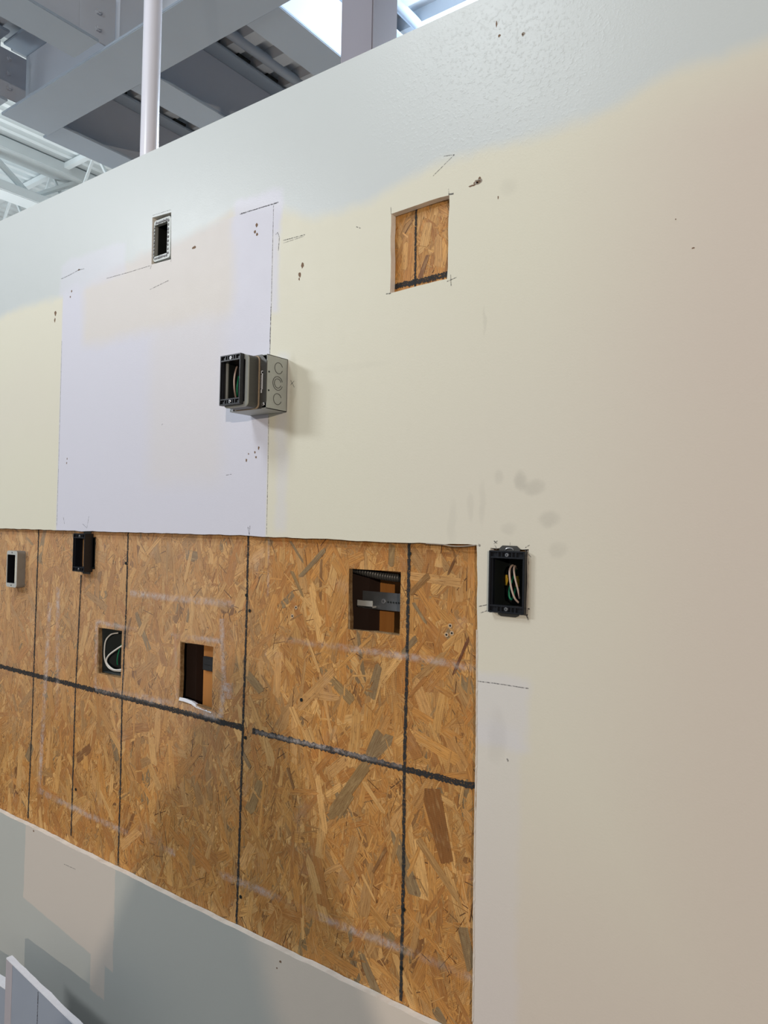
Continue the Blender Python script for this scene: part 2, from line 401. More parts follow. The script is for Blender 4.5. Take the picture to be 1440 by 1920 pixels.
def flake(rnd, cx, cz, ang, L, Wd, holes, win):
    ca, sa = math.cos(ang), math.sin(ang)
    k1, k2, k3, k4 = [rnd.uniform(-.18, .18)*L for _ in range(4)]
    sh = [(-.5*L, -.3*Wd), (-.5*L+abs(k1), -.5*Wd), (.5*L-abs(k2), -.5*Wd*rnd.uniform(.6, 1)), (.5*L, rnd.uniform(-.4, .2)*Wd), (.5*L-abs(k3), .5*Wd*rnd.uniform(.6, 1)), (-.5*L+abs(k4)*.6, .5*Wd)]
    uo, vo = rnd.uniform(0, 50), rnd.uniform(0, 50)
    poly = [(cx+a*ca-b*sa, cz+a*sa+b*ca, a+uo, b+vo) for a, b in sh]
    x0, x1, z0, z1 = win
    for pl in ((-1, 0, -x0), (1, 0, x1), (0, -1, -z0), (0, 1, z1)):
        poly = clip(poly, *pl)
        if len(poly) < 3: return None
    for (a0, a1, b0, b1) in holes:
        if max(p[0] for p in poly) <= a0 or min(p[0] for p in poly) >= a1 or max(p[1] for p in poly) <= b0 or min(p[1] for p in poly) >= b1: continue
        opts = [(a0-cx, (1, 0, a0)), (cx-a1, (-1, 0, -a1)), (b0-cz, (0, 1, b0)), (cz-b1, (0, -1, -b1))]
        best = max(opts, key=lambda q: q[0])
        if best[0] < 0: return None
        poly = clip(poly, *best[1])
        if len(poly) < 3: return None
    return poly
def strand_mesh(name, flakes, parent):
    me = bpy.data.meshes.new(name); vs = []; fs = []; uvs = []; cols = []
    for poly, y, col, tx, tz, c0 in flakes:
        b = len(vs)
        for p in poly:
            vs.append((p[0], y+(p[0]-c0[0])*tx+(p[1]-c0[1])*tz, p[1])); uvs.append((p[2], p[3])); cols.append(col)
        fs.append(tuple(range(b, len(vs))))
    me.from_pydata(vs, [], fs)
    ul = me.uv_layers.new(name='UVMap'); ca = me.color_attributes.new('tint', 'FLOAT_COLOR', 'POINT')
    for lp in me.loops: ul.data[lp.index].uv = uvs[lp.vertex_index]
    for i, c in enumerate(cols): ca.data[i].color = c
    return link(name, me, OSB, parent)
def make_strands(win, n, seed, holes):
    rnd = random.Random(seed); out = []
    for i in range(n):
        f = i/n
        cx = rnd.uniform(win[0], win[1]); cz = rnd.uniform(win[2], win[3])
        big = rnd.random()
        if f > .45 and big < .84: L, Wd = rnd.uniform(.010, .055), rnd.uniform(.0009, .0055)
        else: L, Wd = rnd.uniform(.05, .15), rnd.uniform(.007, .032)
        ang = rnd.gauss(math.pi/2, .62) if rnd.random() < .85 else rnd.uniform(0, 3.14)
        col = rnd.choice(WOOD) if rnd.random() < .96 else rnd.choice(DARKW)
        if Wd < .0056: col = tuple(.65*a+.35*b for a, b in zip(col, WOOD[5]))
        if Wd < .0025 and rnd.random() < .3: col = srgb(96, 62, 34)
        k = rnd.uniform(.88, 1.12); col = (min(col[0]*k, 1), min(col[1]*k, 1), min(col[2]*k, 1), 1)
        p = flake(rnd, cx, cz, ang, L, Wd, holes, win)
        if p: out.append((p, OY-.0001-.0009*f, col, rnd.uniform(-.004, .004), rnd.uniform(-.002, .002), (cx, cz)))
    return out
win_main = (-4.42, -.675, .832, 1.782); win_sq = (-.93, -.755, 2.275, 2.475)
st = make_strands(win_main, 38000, 21, HR) + make_strands(win_sq, 260, 5, [])
so = strand_mesh('wood_strands', st, board); so['kind'] = 'stuff'
# strands that stand out one by one in the photograph: (pixel from, pixel to, width m, colour)
big = [((712, 1372), (690, 1420), .022, DARKW[3]), ((690, 1430), (618, 1532), .026, DARKW[1]), ((660, 1490), (635, 1530), .016, DARKW[1]), ((808, 1480), (838, 1615), .046, srgb(146, 96, 48)), ((786, 1575), (860, 1690), .018, srgb(190, 146, 90)),
       ((868, 1740), (886, 1820), .024, DARKW[3]), ((546, 1325), (575, 1390), .017, WOOD[3]), ((682, 1465), (722, 1525), .012, WOOD[3]), ((736, 1020), (733, 1062), .017, DARKW[1]), ((545, 1015), (570, 1055), .007, DARKW[3]),
       ((610, 1030), (563, 1082), .012, DARKW[3]), ((547, 1070), (570, 1120), .010, DARKW[1]), ((805, 1078), (768, 1115), .014, srgb(150, 108, 58)), ((853, 1050), (840, 1078), .006, srgb(112, 72, 36)), ((775, 1130), (800, 1170), .008, DARKW[3]),
       ((782, 1195), (755, 1225), .014, DARKW[3]), ((798, 1195), (772, 1235), .008, WOOD[4]), ((800, 1270), (765, 1310), .01, WOOD[7]), ((540, 1440), (552, 1480), .011, DARKW[0]), ((725, 1590), (700, 1635), .008, DARKW[0]), ((612, 1635), (640, 1620), .012, WOOD[8]),
       ((680, 1640), (705, 1690), .008, WOOD[3]), ((590, 1480), (560, 1360), .014, WOOD[5]), ((880, 1195), (850, 1265), .006, srgb(110, 66, 44)), ((455, 1410), (470, 1440), .012, DARKW[3]), ((650, 1130), (630, 1190), .008, WOOD[4]), ((575, 1195), (600, 1260), .01, WOOD[3])]
for i, (a, b, wd, c) in enumerate(big):
    A = Vector(W(*a, -OY)); B = Vector(W(*b, -OY)); d = B-A
    p = flake(random.Random(i+90), *((A+B)/2), math.atan2(d.y, d.x), d.length*1.05, wd, HR, win_main)
    if p: strand_mesh('wood_strand', [(p, OY-.00118-.000012*i, c, 0, 0, (0, 0))], board)
for i, (px, py, L, wd, an) in enumerate([(800, 440, .05, .024, 1.35), (760, 480, .06, .016, 1.5), (822, 470, .07, .02, 1.6), (795, 500, .05, .012, 1.2)]):
    cx, cz = W(px, py, -OY); p = flake(random.Random(i), cx, cz, an, L, wd, [], win_sq)
    if p: strand_mesh('wood_strand', [(p, OY-.0011, (WOOD[3], WOOD[0], WOOD[8], srgb(140, 96, 60))[i], 0, 0, (0, 0))], board)

# --- ribbons: marker, chalk and pencil
def ribbon(name, pts, wd, mat, parent, y, jagamp=0, seed=0, step=.006):
    rnd = random.Random(seed); P = [Vector(p) for p in pts]; Q = [P[0]]
    for a, b in zip(P, P[1:]):
        k = max(1, int((b-a).length/step))
        Q += [a+(b-a)*(j/k) for j in range(1, k+1)]
    vs = []; uv = []; fs = []; s = 0
    for i, p in enumerate(Q):
        t = (Q[min(i+1, len(Q)-1)]-Q[max(i-1, 0)]).normalized(); n = Vector((-t.y, t.x))
        if i: s += (p-Q[i-1]).length
        e = wd(i/(len(Q)-1)) if callable(wd) else wd
        for sg in (-.5, .5):
            q = p+n*(sg*e+rnd.uniform(-jagamp, jagamp)); vs.append((q.x, y, q.y)); uv.append((s, sg+.5))
        if i: fs.append((2*i-2, 2*i-1, 2*i+1, 2*i))
    me = bpy.data.meshes.new(name); me.from_pydata(vs, [], fs)
    ul = me.uv_layers.new(name='UVMap')
    for lp in me.loops: ul.data[lp.index].uv = uv[lp.vertex_index]
    return link(name, me, mat, parent)
MY = OY-.0016
for i, (pts, wd) in enumerate([([(768, 1018), (764, 1230), (759, 1440), (757, 1650), (752, 1876)], .0075), ([(466.5, 1005), (463, 1160), (456, 1370), (450, 1560), (444, 1732)], .0068), ([(241, 999), (237, 1150), (230, 1300), (227, 1450), (222, 1622)], .0062),
                               ([(153, 1078), (147, 1200), (142, 1300), (134, 1567)], .0062), ([(73.5, 993), (66, 1200), (61, 1350), (53, 1534)], .0066), ([(-60, 990), (-75, 1490)], .0066), ([(-230, 990), (-243, 1390)], .0066)]):
    ribbon('marker_line', [W(*p, -OY) for p in pts], wd, INK, board, MY, .0011, i)
ribbon('marker_line', [W(*p, -OY) for p in [(-330, 1164), (-80, 1228), (0, 1249), (150, 1287), (232, 1307), (330, 1332), (455, 1364)]], .0135, INK, board, MY-.0001, .0022, 31, .004)
ribbon('marker_line', [W(*p, -OY) for p in [(474, 1370), (560, 1391), (660, 1415), (757, 1441), (892, 1474)]], .0125, INK, board, MY-.0001, .0022, 32, .004)
ribbon('marker_line', [W(*p, -OY) for p in [(781.5, 380), (780, 440), (779, 540)]], .0048, INK, board, MY, .0006, 41, .003)
ribbon('marker_line', [W(*p, -OY) for p in [(736, 538), (790, 527), (850, 512)]], .0115, INK, board, MY-.0001, .002, 42, .002)
for i, (pts, wd) in enumerate([([(500, 1193), (600, 1208), (700, 1222), (800, 1236), (893, 1254)], .013), ([(505, 1010), (504, 1100), (500, 1193), (499, 1230)], .007), ([(70, 1480), (130, 1510), (230, 1558), (330, 1600)], .016), ([(410, 1637), (480, 1665), (560, 1700), (640, 1735), (760, 1780), (890, 1835)], .016),
                               ([(75, 1480), (78, 1420), (85, 1300), (95, 1130)], .02), ([(110, 1100), (108, 1350)], .02), ([(245, 1112), (330, 1122), (470, 1135)], .016), ([(322, 1190), (420, 1203)], .012), ([(417, 1160), (421, 1290), (415, 1345)], .016), ([(180, 1165), (232, 1176), (258, 1180)], .012), ([(180, 1290), (320, 1318), (415, 1345)], .018),
                               ([(183, 1165), (180, 1290)], .014), ([(480, 1372), (600, 1398), (755, 1436)], .009), ([(870, 1645), (890, 1648)], .014), ([(330, 1190), (333, 1310)], .012), ([(425, 1280), (427, 1310)], .04), ([(232, 1210), (233, 1290)], .01)]):
    ribbon('chalk_line', [W(*p, -OY) for p in pts], wd*1.7, CHALK, board, MY-.0004-.00004*i, .001, i+60)
for (px, py) in [(769, 1038), (463, 1116), (469, 1145), (461, 1383), (452, 1681), (758, 1705), (754, 1815), (566, 1312), (237, 1056), (143, 1480)]:
    x, z = W(px, py, -OY); bm = bmesh.new(); cyl(bm, (x, MY-.0002, z), (0, 1, 0), .0042, .0012, 12); cyl(bm, (x, MY-.001, z), (0, 1, 0), .0015, .0008, 6); obj('screw_head', bm, DARKIN, board)
for (px, py) in [(556, 1139), (549, 1155), (845, 1173), (838, 1190), (848, 1187)]:
    x, z = W(px, py, -OY); bm = bmesh.new(); cyl(bm, (x, MY-.0001, z), (0, 1, 0), .0048, .0005, 10); o = obj('screw_hole', bm, plain('chipped_wood', srgb(196, 168, 136), .9), board)
    bm = bmesh.new(); cyl(bm, (x, MY-.0004, z), (0, 1, 0), .0022, .0005, 8); obj('screw_hole', bm, DARKIN, board)
# pencil marks, score lines and torn paper on the drywall face
def mark(pts, wd=.0014, name='pencil_mark', mat=PENCIL, amp=.0002, seed=0): return ribbon(name, [W(*p) for p in pts], wd, mat, wall, -.0003, amp, seed, .004)
for i, (pts, wd) in enumerate([([(895, 1277), (940, 1283), (991, 1291)], .0017), ([(506, 640), (507.5, 600)], .0013), ([(513, 385), (509, 560), (505, 700)], .0016), ([(504, 780), (502, 900), (500, 1002)], .0014), ([(508, 575), (506, 660)], .0014), ([(116, 640), (112, 800), (106.5, 988)], .0015), ([(450, 402), (490, 389), (522, 379)], .0022), ([(452, 400), (520, 381)], .0013),
                               ([(115, 523), (130, 516), (148, 506), (158, 504)], .0018), ([(200, 522), (240, 511), (282, 498)], .0014), ([(281, 543), (316, 526)], .0015), ([(812, 330), (852, 290)], .0012), ([(832, 293), (852, 290)], .0011), ([(517, 440), (521, 436), (524, 445), (522, 470)], .0018), ([(531, 451), (572, 440)], .002), ([(531, 456), (570, 443)], .0012),
                               ([(465, 988), (467.5, 1003), (469, 986)], .0016), ([(163, 990), (167, 968)], .0013), ([(155, 982), (163, 990)], .0013), ([(119, 970), (121, 982)], .0014), ([(545, 722), (552, 714)], .0014), ([(545, 713), (552, 726)], .0014), ([(838, 528), (856, 520)], .0016), ([(845, 515), (846, 536)], .0016), ([(841, 365), (851, 363)], .003), ([(841, 354), (842, 366)], .001), ([(733, 388), (733.5, 402)], .001), ([(724, 551), (733, 550)], .0025),
                               ([(284, 497), (282, 504)], .002), ([(321, 486), (320.5, 491)], .0018), ([(286, 404), (321, 393)], .0009), ([(896, 1021), (901, 1023)], .004), ([(898, 1137), (913, 1134)], .0014), ([(899, 1150), (913, 1145)], .0016), ([(926, 1014), (933, 1020)], .0018), ([(926, 1020), (933, 1014)], .0018), ([(928, 1022), (931, 1030)], .002), ([(956.5, 1017), (956.5, 1022)], .0013), ([(985, 1027), (993, 1022)], .0018), ([(990, 1142), (993, 1141)], .003), ([(986, 1150), (991, 1163)], .0025), ([(984, 1030), (996, 1045)], .0016), ([(668, 425), (676, 428)], .002), ([(424, 891), (434, 889)], .001), ([(303, 797), (305, 795)], .002), ([(120, 1620), (142, 1630)], .0012), ([(951, 1422), (953, 1428)], .003), ([(820, 1590), (821, 1591)], .001)]):
    mark(pts, wd, seed=i)
def chip(px, py, rx, rz, seed, mat=SCUFF, name='paint_chip'):
    rnd = random.Random(seed); x, z = W(px, py); bm = bmesh.new()
    ring = [(x+math.cos(a)*rx*rnd.uniform(.6, 1.2), z+math.sin(a)*rz*rnd.uniform(.6, 1.2)) for a in [k*2*math.pi/11 for k in range(11)]]
    f = [bm.verts.new((p[0], -.0004, p[1])) for p in ring]; g = [bm.verts.new((x+(p[0]-x)*.55, -.0001, z+(p[1]-z)*.55)) for p in ring]; h = [bm.verts.new((p[0], .0002, p[1])) for p in ring]
    bm.faces.new(g)
    for k in range(11):
        bm.faces.new((f[k], f[(k+1) % 11], g[(k+1) % 11], g[k])); bm.faces.new((h[k], h[(k+1) % 11], f[(k+1) % 11], f[k]))
    return obj(name, bm, mat, wall)
for i, (px, py, rx, rz) in enumerate([(104, 587, .006, .008), (103, 600, .004, .007), (134.5, 546, .0035, .004), (132, 556.5, .003, .003), (481.5, 422, .005, .005), (478, 435, .0035, .004), (482, 439.5, .0035, .004), (567, 497, .005, .007), (562, 515, .005, .007), (561, 523, .002, .004), (364, 464, .008, .004), (485, 840, .003, .004), (478, 848, .0028, .003), (480, 857, .003, .003), (462, 863, .003, .004), (466, 851, .002, .002), (126, 860, .002, .003), (125, 868, .002, .003), (526, 1803, .004, .003), (519, 1815, .0025, .002), (893, 343, .008, .004), (899, 337, .004, .006), (886, 348, .008, .002), (936, 67, .003, .003), (931, 45, .0015, .006), (980, 65, .002, .002), (1300, 465, .0022, .0014), (63, 1558, .004, .003), (934, 370, .0015, .003), (148, 506, .006, .0025), (1267, 411, .001, .001)]):
    chip(px, py, rx, rz, i)
chip(981, 64, .004, .004, 77, PAPER); chip(896, 341, .009, .006, 78, PAPER)
# ragged paper fringe round the outlet cut on the right and along the opening
def fringe(pts, amp, seed, mat=PAPER):
    rnd = random.Random(seed); bm = bmesh.new()
    P = jag([W(*p) for p in pts], .006, 0, False, seed)
    prev = None
    for p in P:
        a = bm.verts.new((p[0]+rnd.uniform(0, amp), -.0005, p[1]+rnd.uniform(-amp, amp))); b = bm.verts.new((p[0]-.0015, -.0015-rnd.uniform(0, .0012), p[1]+rnd.uniform(-amp, amp)*.5)); c = bm.verts.new((p[0]-.002, .001, p[1]))
        if prev: bm.faces.new((prev[0], prev[1], b, a)); bm.faces.new((prev[1], prev[2], c, b))
        prev = (a, b, c)
    return obj('torn_paper', bm, mat, wall)
fringe([(990.5, 1032), (991, 1080), (989, 1152)], .0012, 3)
fringe([(895, 1180), (894, 1400), (891, 1560), (889, 1700), (889, 1800), (887, 1915)], .0016, 4, plain('gypsum_edge', srgb(222, 216, 208), .9))
bm = bmesh.new(); tube(bm, [(W(p, q)[0], -.001-.001*random.random(), W(p, q)[1]-.001) for p, q in ((800, 1018), (830, 1020), (850, 1023), (872, 1023), (893, 1021))], .0012, 5, 4); obj('torn_paper', bm, PAPER, wall)

# ------------------------------------------------------------------ outlet boxes
def screw(parent, x, y, z, r=.0034):
    bm = bmesh.new(); cyl(bm, (x, y, z), (0, 1, 0), r, .0016, 14)
    bmesh.ops.bevel(bm, geom=[e for e in bm.edges if all(v.co.y < y for v in e.verts)], offset=.0006, segments=2, affect='EDGES')
    s = sub(obj('screw', bm, CHROME), parent)
    bm = bmesh.new(); bx(bm, x-r*.6, x+r*.6, y-.0011, y-.0007, z-.0004, z+.0004); bx(bm, x-.0004, x+.0004, y-.00112, y-.00068, z-r*.6, z+r*.6)
    d = obj('slot', bm, DARKIN); d.parent = s; d.location = Vector(d.location)-world_loc(s)
    return s
def extender(parent, x0, x1, z0, z1, yf, yb):
    """black plastic extender: outer shell, two cross bars, pocketed screw strips"""
    t = .0035; bar = .0125; bm = bmesh.new()
    bx(bm, x0, x0+t, yf, yb, z0, z1, .0005); bx(bm, x1-t, x1, yf, yb, z0, z1, .0005)
    bx(bm, x0+t*.8, x1-t*.8, yf, yb, z0, z0+t*.8, .0004); bx(bm, x0+t*.8, x1-t*.8, yf, yb, z1-t*.8, z1, .0004)
    for zc in (z0+bar, z1-bar): bx(bm, x0+t*.8, x1-t*.8, yf+.0004, yb, zc-.0016, zc+.0016, .0004)
    # sides of the opening
    w_ = x1-x0
    bx(bm, x0+t*.9, x0+t+.0035, yf+.004, yb, z0+bar, z1-bar); bx(bm, x1-t-.002, x1-t*.9, yf+.003, yb, z0+bar, z1-bar)
    for za, zb in ((z0+t*.7, z0+bar), (z1-bar, z1-t*.7)):
        bx(bm, x0+t*.8, x1-t*.8, yf+.0045, yb, za, zb)
        for fx in (.25, .36, .64, .75): bx(bm, x0+w_*fx-.0012, x0+w_*fx+.0012, yf+.001, yf+.0047, za, zb)
        xc = (x0+x1)/2; cyl(bm, (xc, yf+.0032, (za+zb)/2), (0, 1, 0), .0052, .003, 14)
    fr = sub(obj('extension_frame', bm, BLACK), parent)
    xc = (x0+x1)/2
    screw(parent, xc, yf+.001, (z0+bar+z0+t*.7)/2); screw(parent, xc, yf+.001, (z1-bar+z1-t*.7)/2)
    return fr
def inner_box(parent, x0, x1, z0, z1, y0, y1, mat=DARKIN, name='box_body', t=.0016):
    bm = bmesh.new()
    bx(bm, x0, x1, y1-t, y1, z0, z1)
    bx(bm, x0, x0+t, y0, y1, z0, z1); bx(bm, x1-t, x1, y0, y1, z0, z1); bx(bm, x0, x1, y0, y1, z0, z0+t); bx(bm, x0, x1, y0, y1, z1-t, z1)
    return sub(obj(name, bm, mat), parent)
def wire(pts, r, mat, label, cat='wire', group=None):
    bm = bmesh.new(); tube(bm, pts, r, 10, 8); o = obj('wire', bm, mat, None, True); tag(o, label, cat, group); return o
def centre(o):                                 # move the origin to the geometry's centre
    vs = [v.co for v in o.data.vertices]; c = sum(vs, Vector())/len(vs)
    o.data.transform(Matrix.Translation(-c)); o.location = o.location + c
# A: outlet box on the right
ax0, ax1, az0, az1 = -.6632, -.5905, 1.6478, 1.7618
A = thing('outlet_box', ((ax0+ax1)/2, 0, az0), 'black framed outlet box with wires inside, set in painted drywall right of the exposed boards', 'outlet box')
extender(A, ax0, ax1, az0, az1, -.0125, -.0006)
inner_box(A, -.658, -.594, 1.656, 1.754, .0005, .058)
for zs, sg in ((az1-.002, 1), (az0+.002, -1)):
    bm = bmesh.new()
    e = [(-.647, 0), (-.605, 0), (-.605, .006), (-.6115, .0115 if sg > 0 else .009), (-.6405, .0115 if sg > 0 else .009), (-.647, .006)]
    f = [bm.verts.new((p[0], -.0028, zs+sg*p[1])) for p in e]; g = [bm.verts.new((p[0], -.0012, zs+sg*p[1])) for p in e]
    bm.faces.new(f); bm.faces.new(g)
    for k in range(6): bm.faces.new((f[k], f[(k+1) % 6], g[(k+1) % 6], g[k]))
    sub(obj('mounting_strap', bm, GALV_D), A)
bm = bmesh.new(); tube(bm, [(-.634, -.003, az1+.001), (-.632, -.0036, az1+.004), (-.626, -.004, az1+.005), (-.620, -.0036, az1+.004), (-.618, -.003, az1+.001)], .0013, 8); sub(obj('strap_slot', bm, CHROME), A)
def vA(px, py, y): x, z = W(px, py, -y); return (x, y, z)
def pA(u, v, y): return vA(860+u/8, 980+v/8, y)
wire([pA(900, 1200, .012), pA(840, 1130, .006), pA(790, 980, .004), pA(765, 800, .006), pA(770, 690, .014), pA(810, 640, .026), pA(850, 700, .045)], .0019, W_PALE, 'pale pinkish wire, left of the two curving inside the black outlet box in the drywall')
wire([pA(915, 1140, .014), pA(890, 1010, .009), pA(850, 850, .008), pA(830, 720, .012), pA(838, 650, .022), pA(880, 690, .046)], .0018, W_PALE, 'pale greyish wire, right of the two curving inside the black outlet box in the drywall')
wire([pA(880, 680, .05), pA(820, 820, .03), pA(770, 960, .018), pA(758, 1090, .016), pA(785, 1150, .018), pA(830, 1090, .028), pA(860, 940, .045)], .0019, W_GREEN, 'green ground wire looped behind the pale wires in the drywall outlet box')
def wnut(px, py, y, label):
    x, _, z = pA(px, py, y); bm = bmesh.new(); cyl(bm, (x, y, z), (0, 0, 1), .0042, .02, 12, .0028)
    for k in range(6):
        a = k*math.pi/3; bx(bm, x+math.cos(a)*.0036-.0005, x+math.cos(a)*.0036+.0005, y+math.sin(a)*.0036-.0005, y+math.sin(a)*.0036+.0005, z-.009, z+.004)
    o = obj('wire_connector', bm, W_YEL); tag(o, label, 'connector'); centre(o)
wnut(712, 860, .045, 'yellow twist connector at the back of the drywall outlet box, left of the wires')
wnut(880, 880, .038, 'yellow twist connector behind the right pale wire in the drywall outlet box')

# C: black box screwed to the boards, upper left
C = thing('outlet_box', (-2.015, OY, 1.652), 'empty black framed outlet box on the exposed boards just under the painted drywall', 'outlet box')
cx0, cz1 = W(142, 1000, .004); cx1 = W(164, 1001.5, .004)[0]; cz0 = W(138, 1070.5, .004)[1]
extender(C, cx0, cx1, cz0, cz1, -.012, OY-.0024)
for za, zb in ((cz1-.004, cz1+.0085), (cz0-.0075, cz0+.004)):
    bm = bmesh.new(); bx(bm, cx0+.014, cx1-.010, OY-.0052, OY-.0022, za, zb, .001); sub(obj('mounting_strap', bm, GALV_D), C)
inner_box(C, -2.0435, -1.9865, 1.6615, 1.7535, OY-.002, OY+.055)
# D: bare silver ring, far left
def rrect(x0, x1, z0, z1, r, n=5):
    out = []
    for (cx, cz, a0) in ((x1-r, z1-r, 0), (x0+r, z1-r, 90), (x0+r, z0+r, 180), (x1-r, z0+r, 270)):
        for k in range(n+1):
            a = math.radians(a0+90*k/n); out.append((cx+r*math.cos(a), cz+r*math.sin(a)))
    return out
def ringmesh(bm, outer, inner, yf, yb, outer_b=None, closed_back=False):
    ob = outer_b or outer; n = len(outer)
    a = [bm.verts.new((p[0], yf, p[1])) for p in outer]; b = [bm.verts.new((p[0], yf, p[1])) for p in inner]
    c = [bm.verts.new((p[0], yb, p[1])) for p in ob]; d = [bm.verts.new((p[0], yb, p[1])) for p in inner]
    for k in range(n):
        j = (k+1) % n
        bm.faces.new((a[k], a[j], b[j], b[k])); bm.faces.new((a[k], a[j], c[j], c[k])); bm.faces.new((b[k], b[j], d[j], d[k])); bm.faces.new((c[k], c[j], d[j], d[k]))
D = thing('mud_ring', (-2.41, OY, 1.585), 'bare silver metal box ring at the far left of the exposed boards', 'box ring')
dx0, dz1 = W(15, 1032, .008); dx1 = W(34.5, 1030.5, .008)[0]; dz0 = W(13, 1099.5, .008)[1]
bm = bmesh.new(); ringmesh(bm, rrect(dx0, dx1, dz0, dz1, .009), rrect(dx0+.0035, dx1-.013, dz0+.013, dz1-.013, .002), -.010, OY+.004)
sub(obj('ring_collar', bm, m_steel('shaded_collar_steel', srgb(150, 150, 148), .4, 60, .3)), D)  # ring side coloured darker than its lip, shade put into the steel
bm = bmesh.new(); ringmesh(bm, rrect(dx0, dx1, dz0, dz1, .009), rrect(dx0+.0033, dx1-.0128, dz0+.0128, dz1-.0128, .002), -.0112, -.0101); sub(obj('ring_lip', bm, ZINC), D)
inner_box(D, dx0+.0037, dx1-.0132, dz0+.0132, dz1-.0132, -.0097, OY+.055, BLACK, 'lining_or_shade', .0006)  # added black liner standing in for shade inside the ring
for zz, k in ((dz1-.006, 0), (dz0+.006, 1)):
    screw(D, (dx0+dx1)/2, -.0105, zz, .0035)
bm = bmesh.new(); bx(bm, dx1-.012, dx1-.0075, -.0113, -.0098, dz0+.018, dz1-.02, .0005)
for k in range(4): bx(bm, dx1-.0085, dx1-.005, -.0111, -.0099, dz0+.02+.02*k, dz0+.027+.02*k, .0004)
sub(obj('plaster_smear', bm, plain('dried_plaster', srgb(226, 218, 196), .9, 0, .2, 300)), D)
# E: plastered ring sunk in the drywall, upper left
ex0, ex1, ez0, ez1 = -1.7285, -1.645, 2.5105, 2.6385
E_ = thing('mud_ring', (-1.687, DW, ez0), 'plaster-smeared metal ring sunk into the wall cut-out near the top left', 'box ring')
bm = bmesh.new(); o_ = rrect(ex0+.0005, ex1-.008, ez0+.006, ez1-.008, .01); i_ = rrect(ex0+.005, ex1-.022, ez0+.020, ez1-.021, .002)
i_ = [(p[0]+random.uniform(-.0012, .0012), p[1]+random.uniform(-.0012, .0012)) for p in i_]
ringmesh(bm, o_, i_, .004, .0155)
sub(obj('ring_collar', bm, GALV), E_)
bm = bmesh.new(); rnd = random.Random(4)
for side in range(4):
    for k in range(9):
        u = k/8
        if side == 0: p = (ex0+.012+u*.05, ez1-.0165)
        elif side == 1: p = (ex1-.0185, ez0+.02+u*.088)
        elif side == 2: p = (ex0+.01+u*.05, ez0+.014)
        else: p = (ex0+.004, ez0+.02+u*.08)
        m = bmesh.ops.create_icosphere(bm, subdivisions=1, radius=1)
        for v in m['verts']:
            v.co = Vector((p[0]+v.co.x*rnd.uniform(.002, .004), .0035+v.co.y*.0012, p[1]+v.co.z*rnd.uniform(.002, .006)))
sub(obj('plaster_smear', bm, plain('grey_plaster', srgb(146, 148, 154), .9, 0, .2, 300), None, True), E_)
bm = bmesh.new(); ringmesh(bm, [(ex0-.003, ez0-.003), (ex1+.003, ez0-.003), (ex1+.003, ez1+.003), (ex0-.003, ez1+.003)], [(ex0+.006, ez0+.019), (ex1-.021, ez0+.019), (ex1-.021, ez1-.02), (ex0+.006, ez1-.02)], .0162, .0174)
sub(obj('ring_flange', bm, GALV_D), E_)
inner_box(E_, hE[0]+.001, hE[1]-.001, hE[2]+.001, hE[3]-.001, OY, OY+.055)
# B: box standing proud of the wall
bx1, bz0, bz1 = -1.202, 2.0625, 2.185; bx0 = bx1-.120; bf = .066
B = thing('junction_box', ((bx0+bx1)/2, 0, bz0), 'square galvanised junction box with black frame standing proud of the painted drywall', 'junction box')
bm = bmesh.new(); t = .0022
bx(bm, bx0, bx1, -.0022, -.0004, bz0, bz1)
bx(bm, bx0, bx0+t, -bf, -.0004, bz0, bz1, .0006); bx(bm, bx1-t, bx1, -bf, -.0004, bz0, bz1, .0006); bx(bm, bx0, bx1, -bf, -.0004, bz0, bz0+t, .0006); bx(bm, bx0, bx1, -bf, -.0004, bz1-t, bz1, .0006)
sub(obj('box_body', bm, GALV), B)
def knock(z, y, R, parts=1):
    bm = bmesh.new()
    for rr, n in ((R, 28),) + (((R*.68, 24),) if parts > 1 else ()):
        pts = [(bx1+.0003, y+math.cos(a)*rr, z+math.sin(a)*rr) for a in [math.radians(20+320*k/n) for k in range(n+1)]]
        tube(bm, pts, .0007, 5, 1)
    sub(obj('knockout', bm, GALV_D), B)
zc = (bz0+bz1)/2
knock(zc+.035, -.030, .0125); knock(zc, -.032, .0155, 2); knock(zc-.036, -.032, .0125)
for z_ in (zc+.022, zc-.020):
    bm = bmesh.new(); cyl(bm, (bx1+.0002, -.060, z_), (1, 0, 0), .0022, .0006, 12); sub(obj('screw_hole', bm, DARKIN), B)
# cover plate with chamfered corners
cc = .016; pl = [(bx0+cc, bz0), (bx1-cc, bz0), (bx1, bz0+cc), (bx1, bz1-cc), (bx1-cc, bz1), (bx0+cc, bz1), (bx0, bz1-cc), (bx0, bz0+cc)]
bm = bmesh.new(); f = [bm.verts.new((p[0], -bf-.0022, p[1])) for p in pl]; g = [bm.verts.new((p[0], -bf-.0002, p[1])) for p in pl]
bm.faces.new(f); bm.faces.new(g)
for k in range(8): bm.faces.new((f[k], f[(k+1) % 8], g[(k+1) % 8], g[k]))
sub(obj('cover_plate', bm, GALV_D), B)
for zz in (bz0+.009, bz1-.009):
    if zz < zc: screw(B, bx1-.0075, -bf-.003, zz, .004)
screw(B, bx0+.012, -bf-.004, bz0+.006, .005)
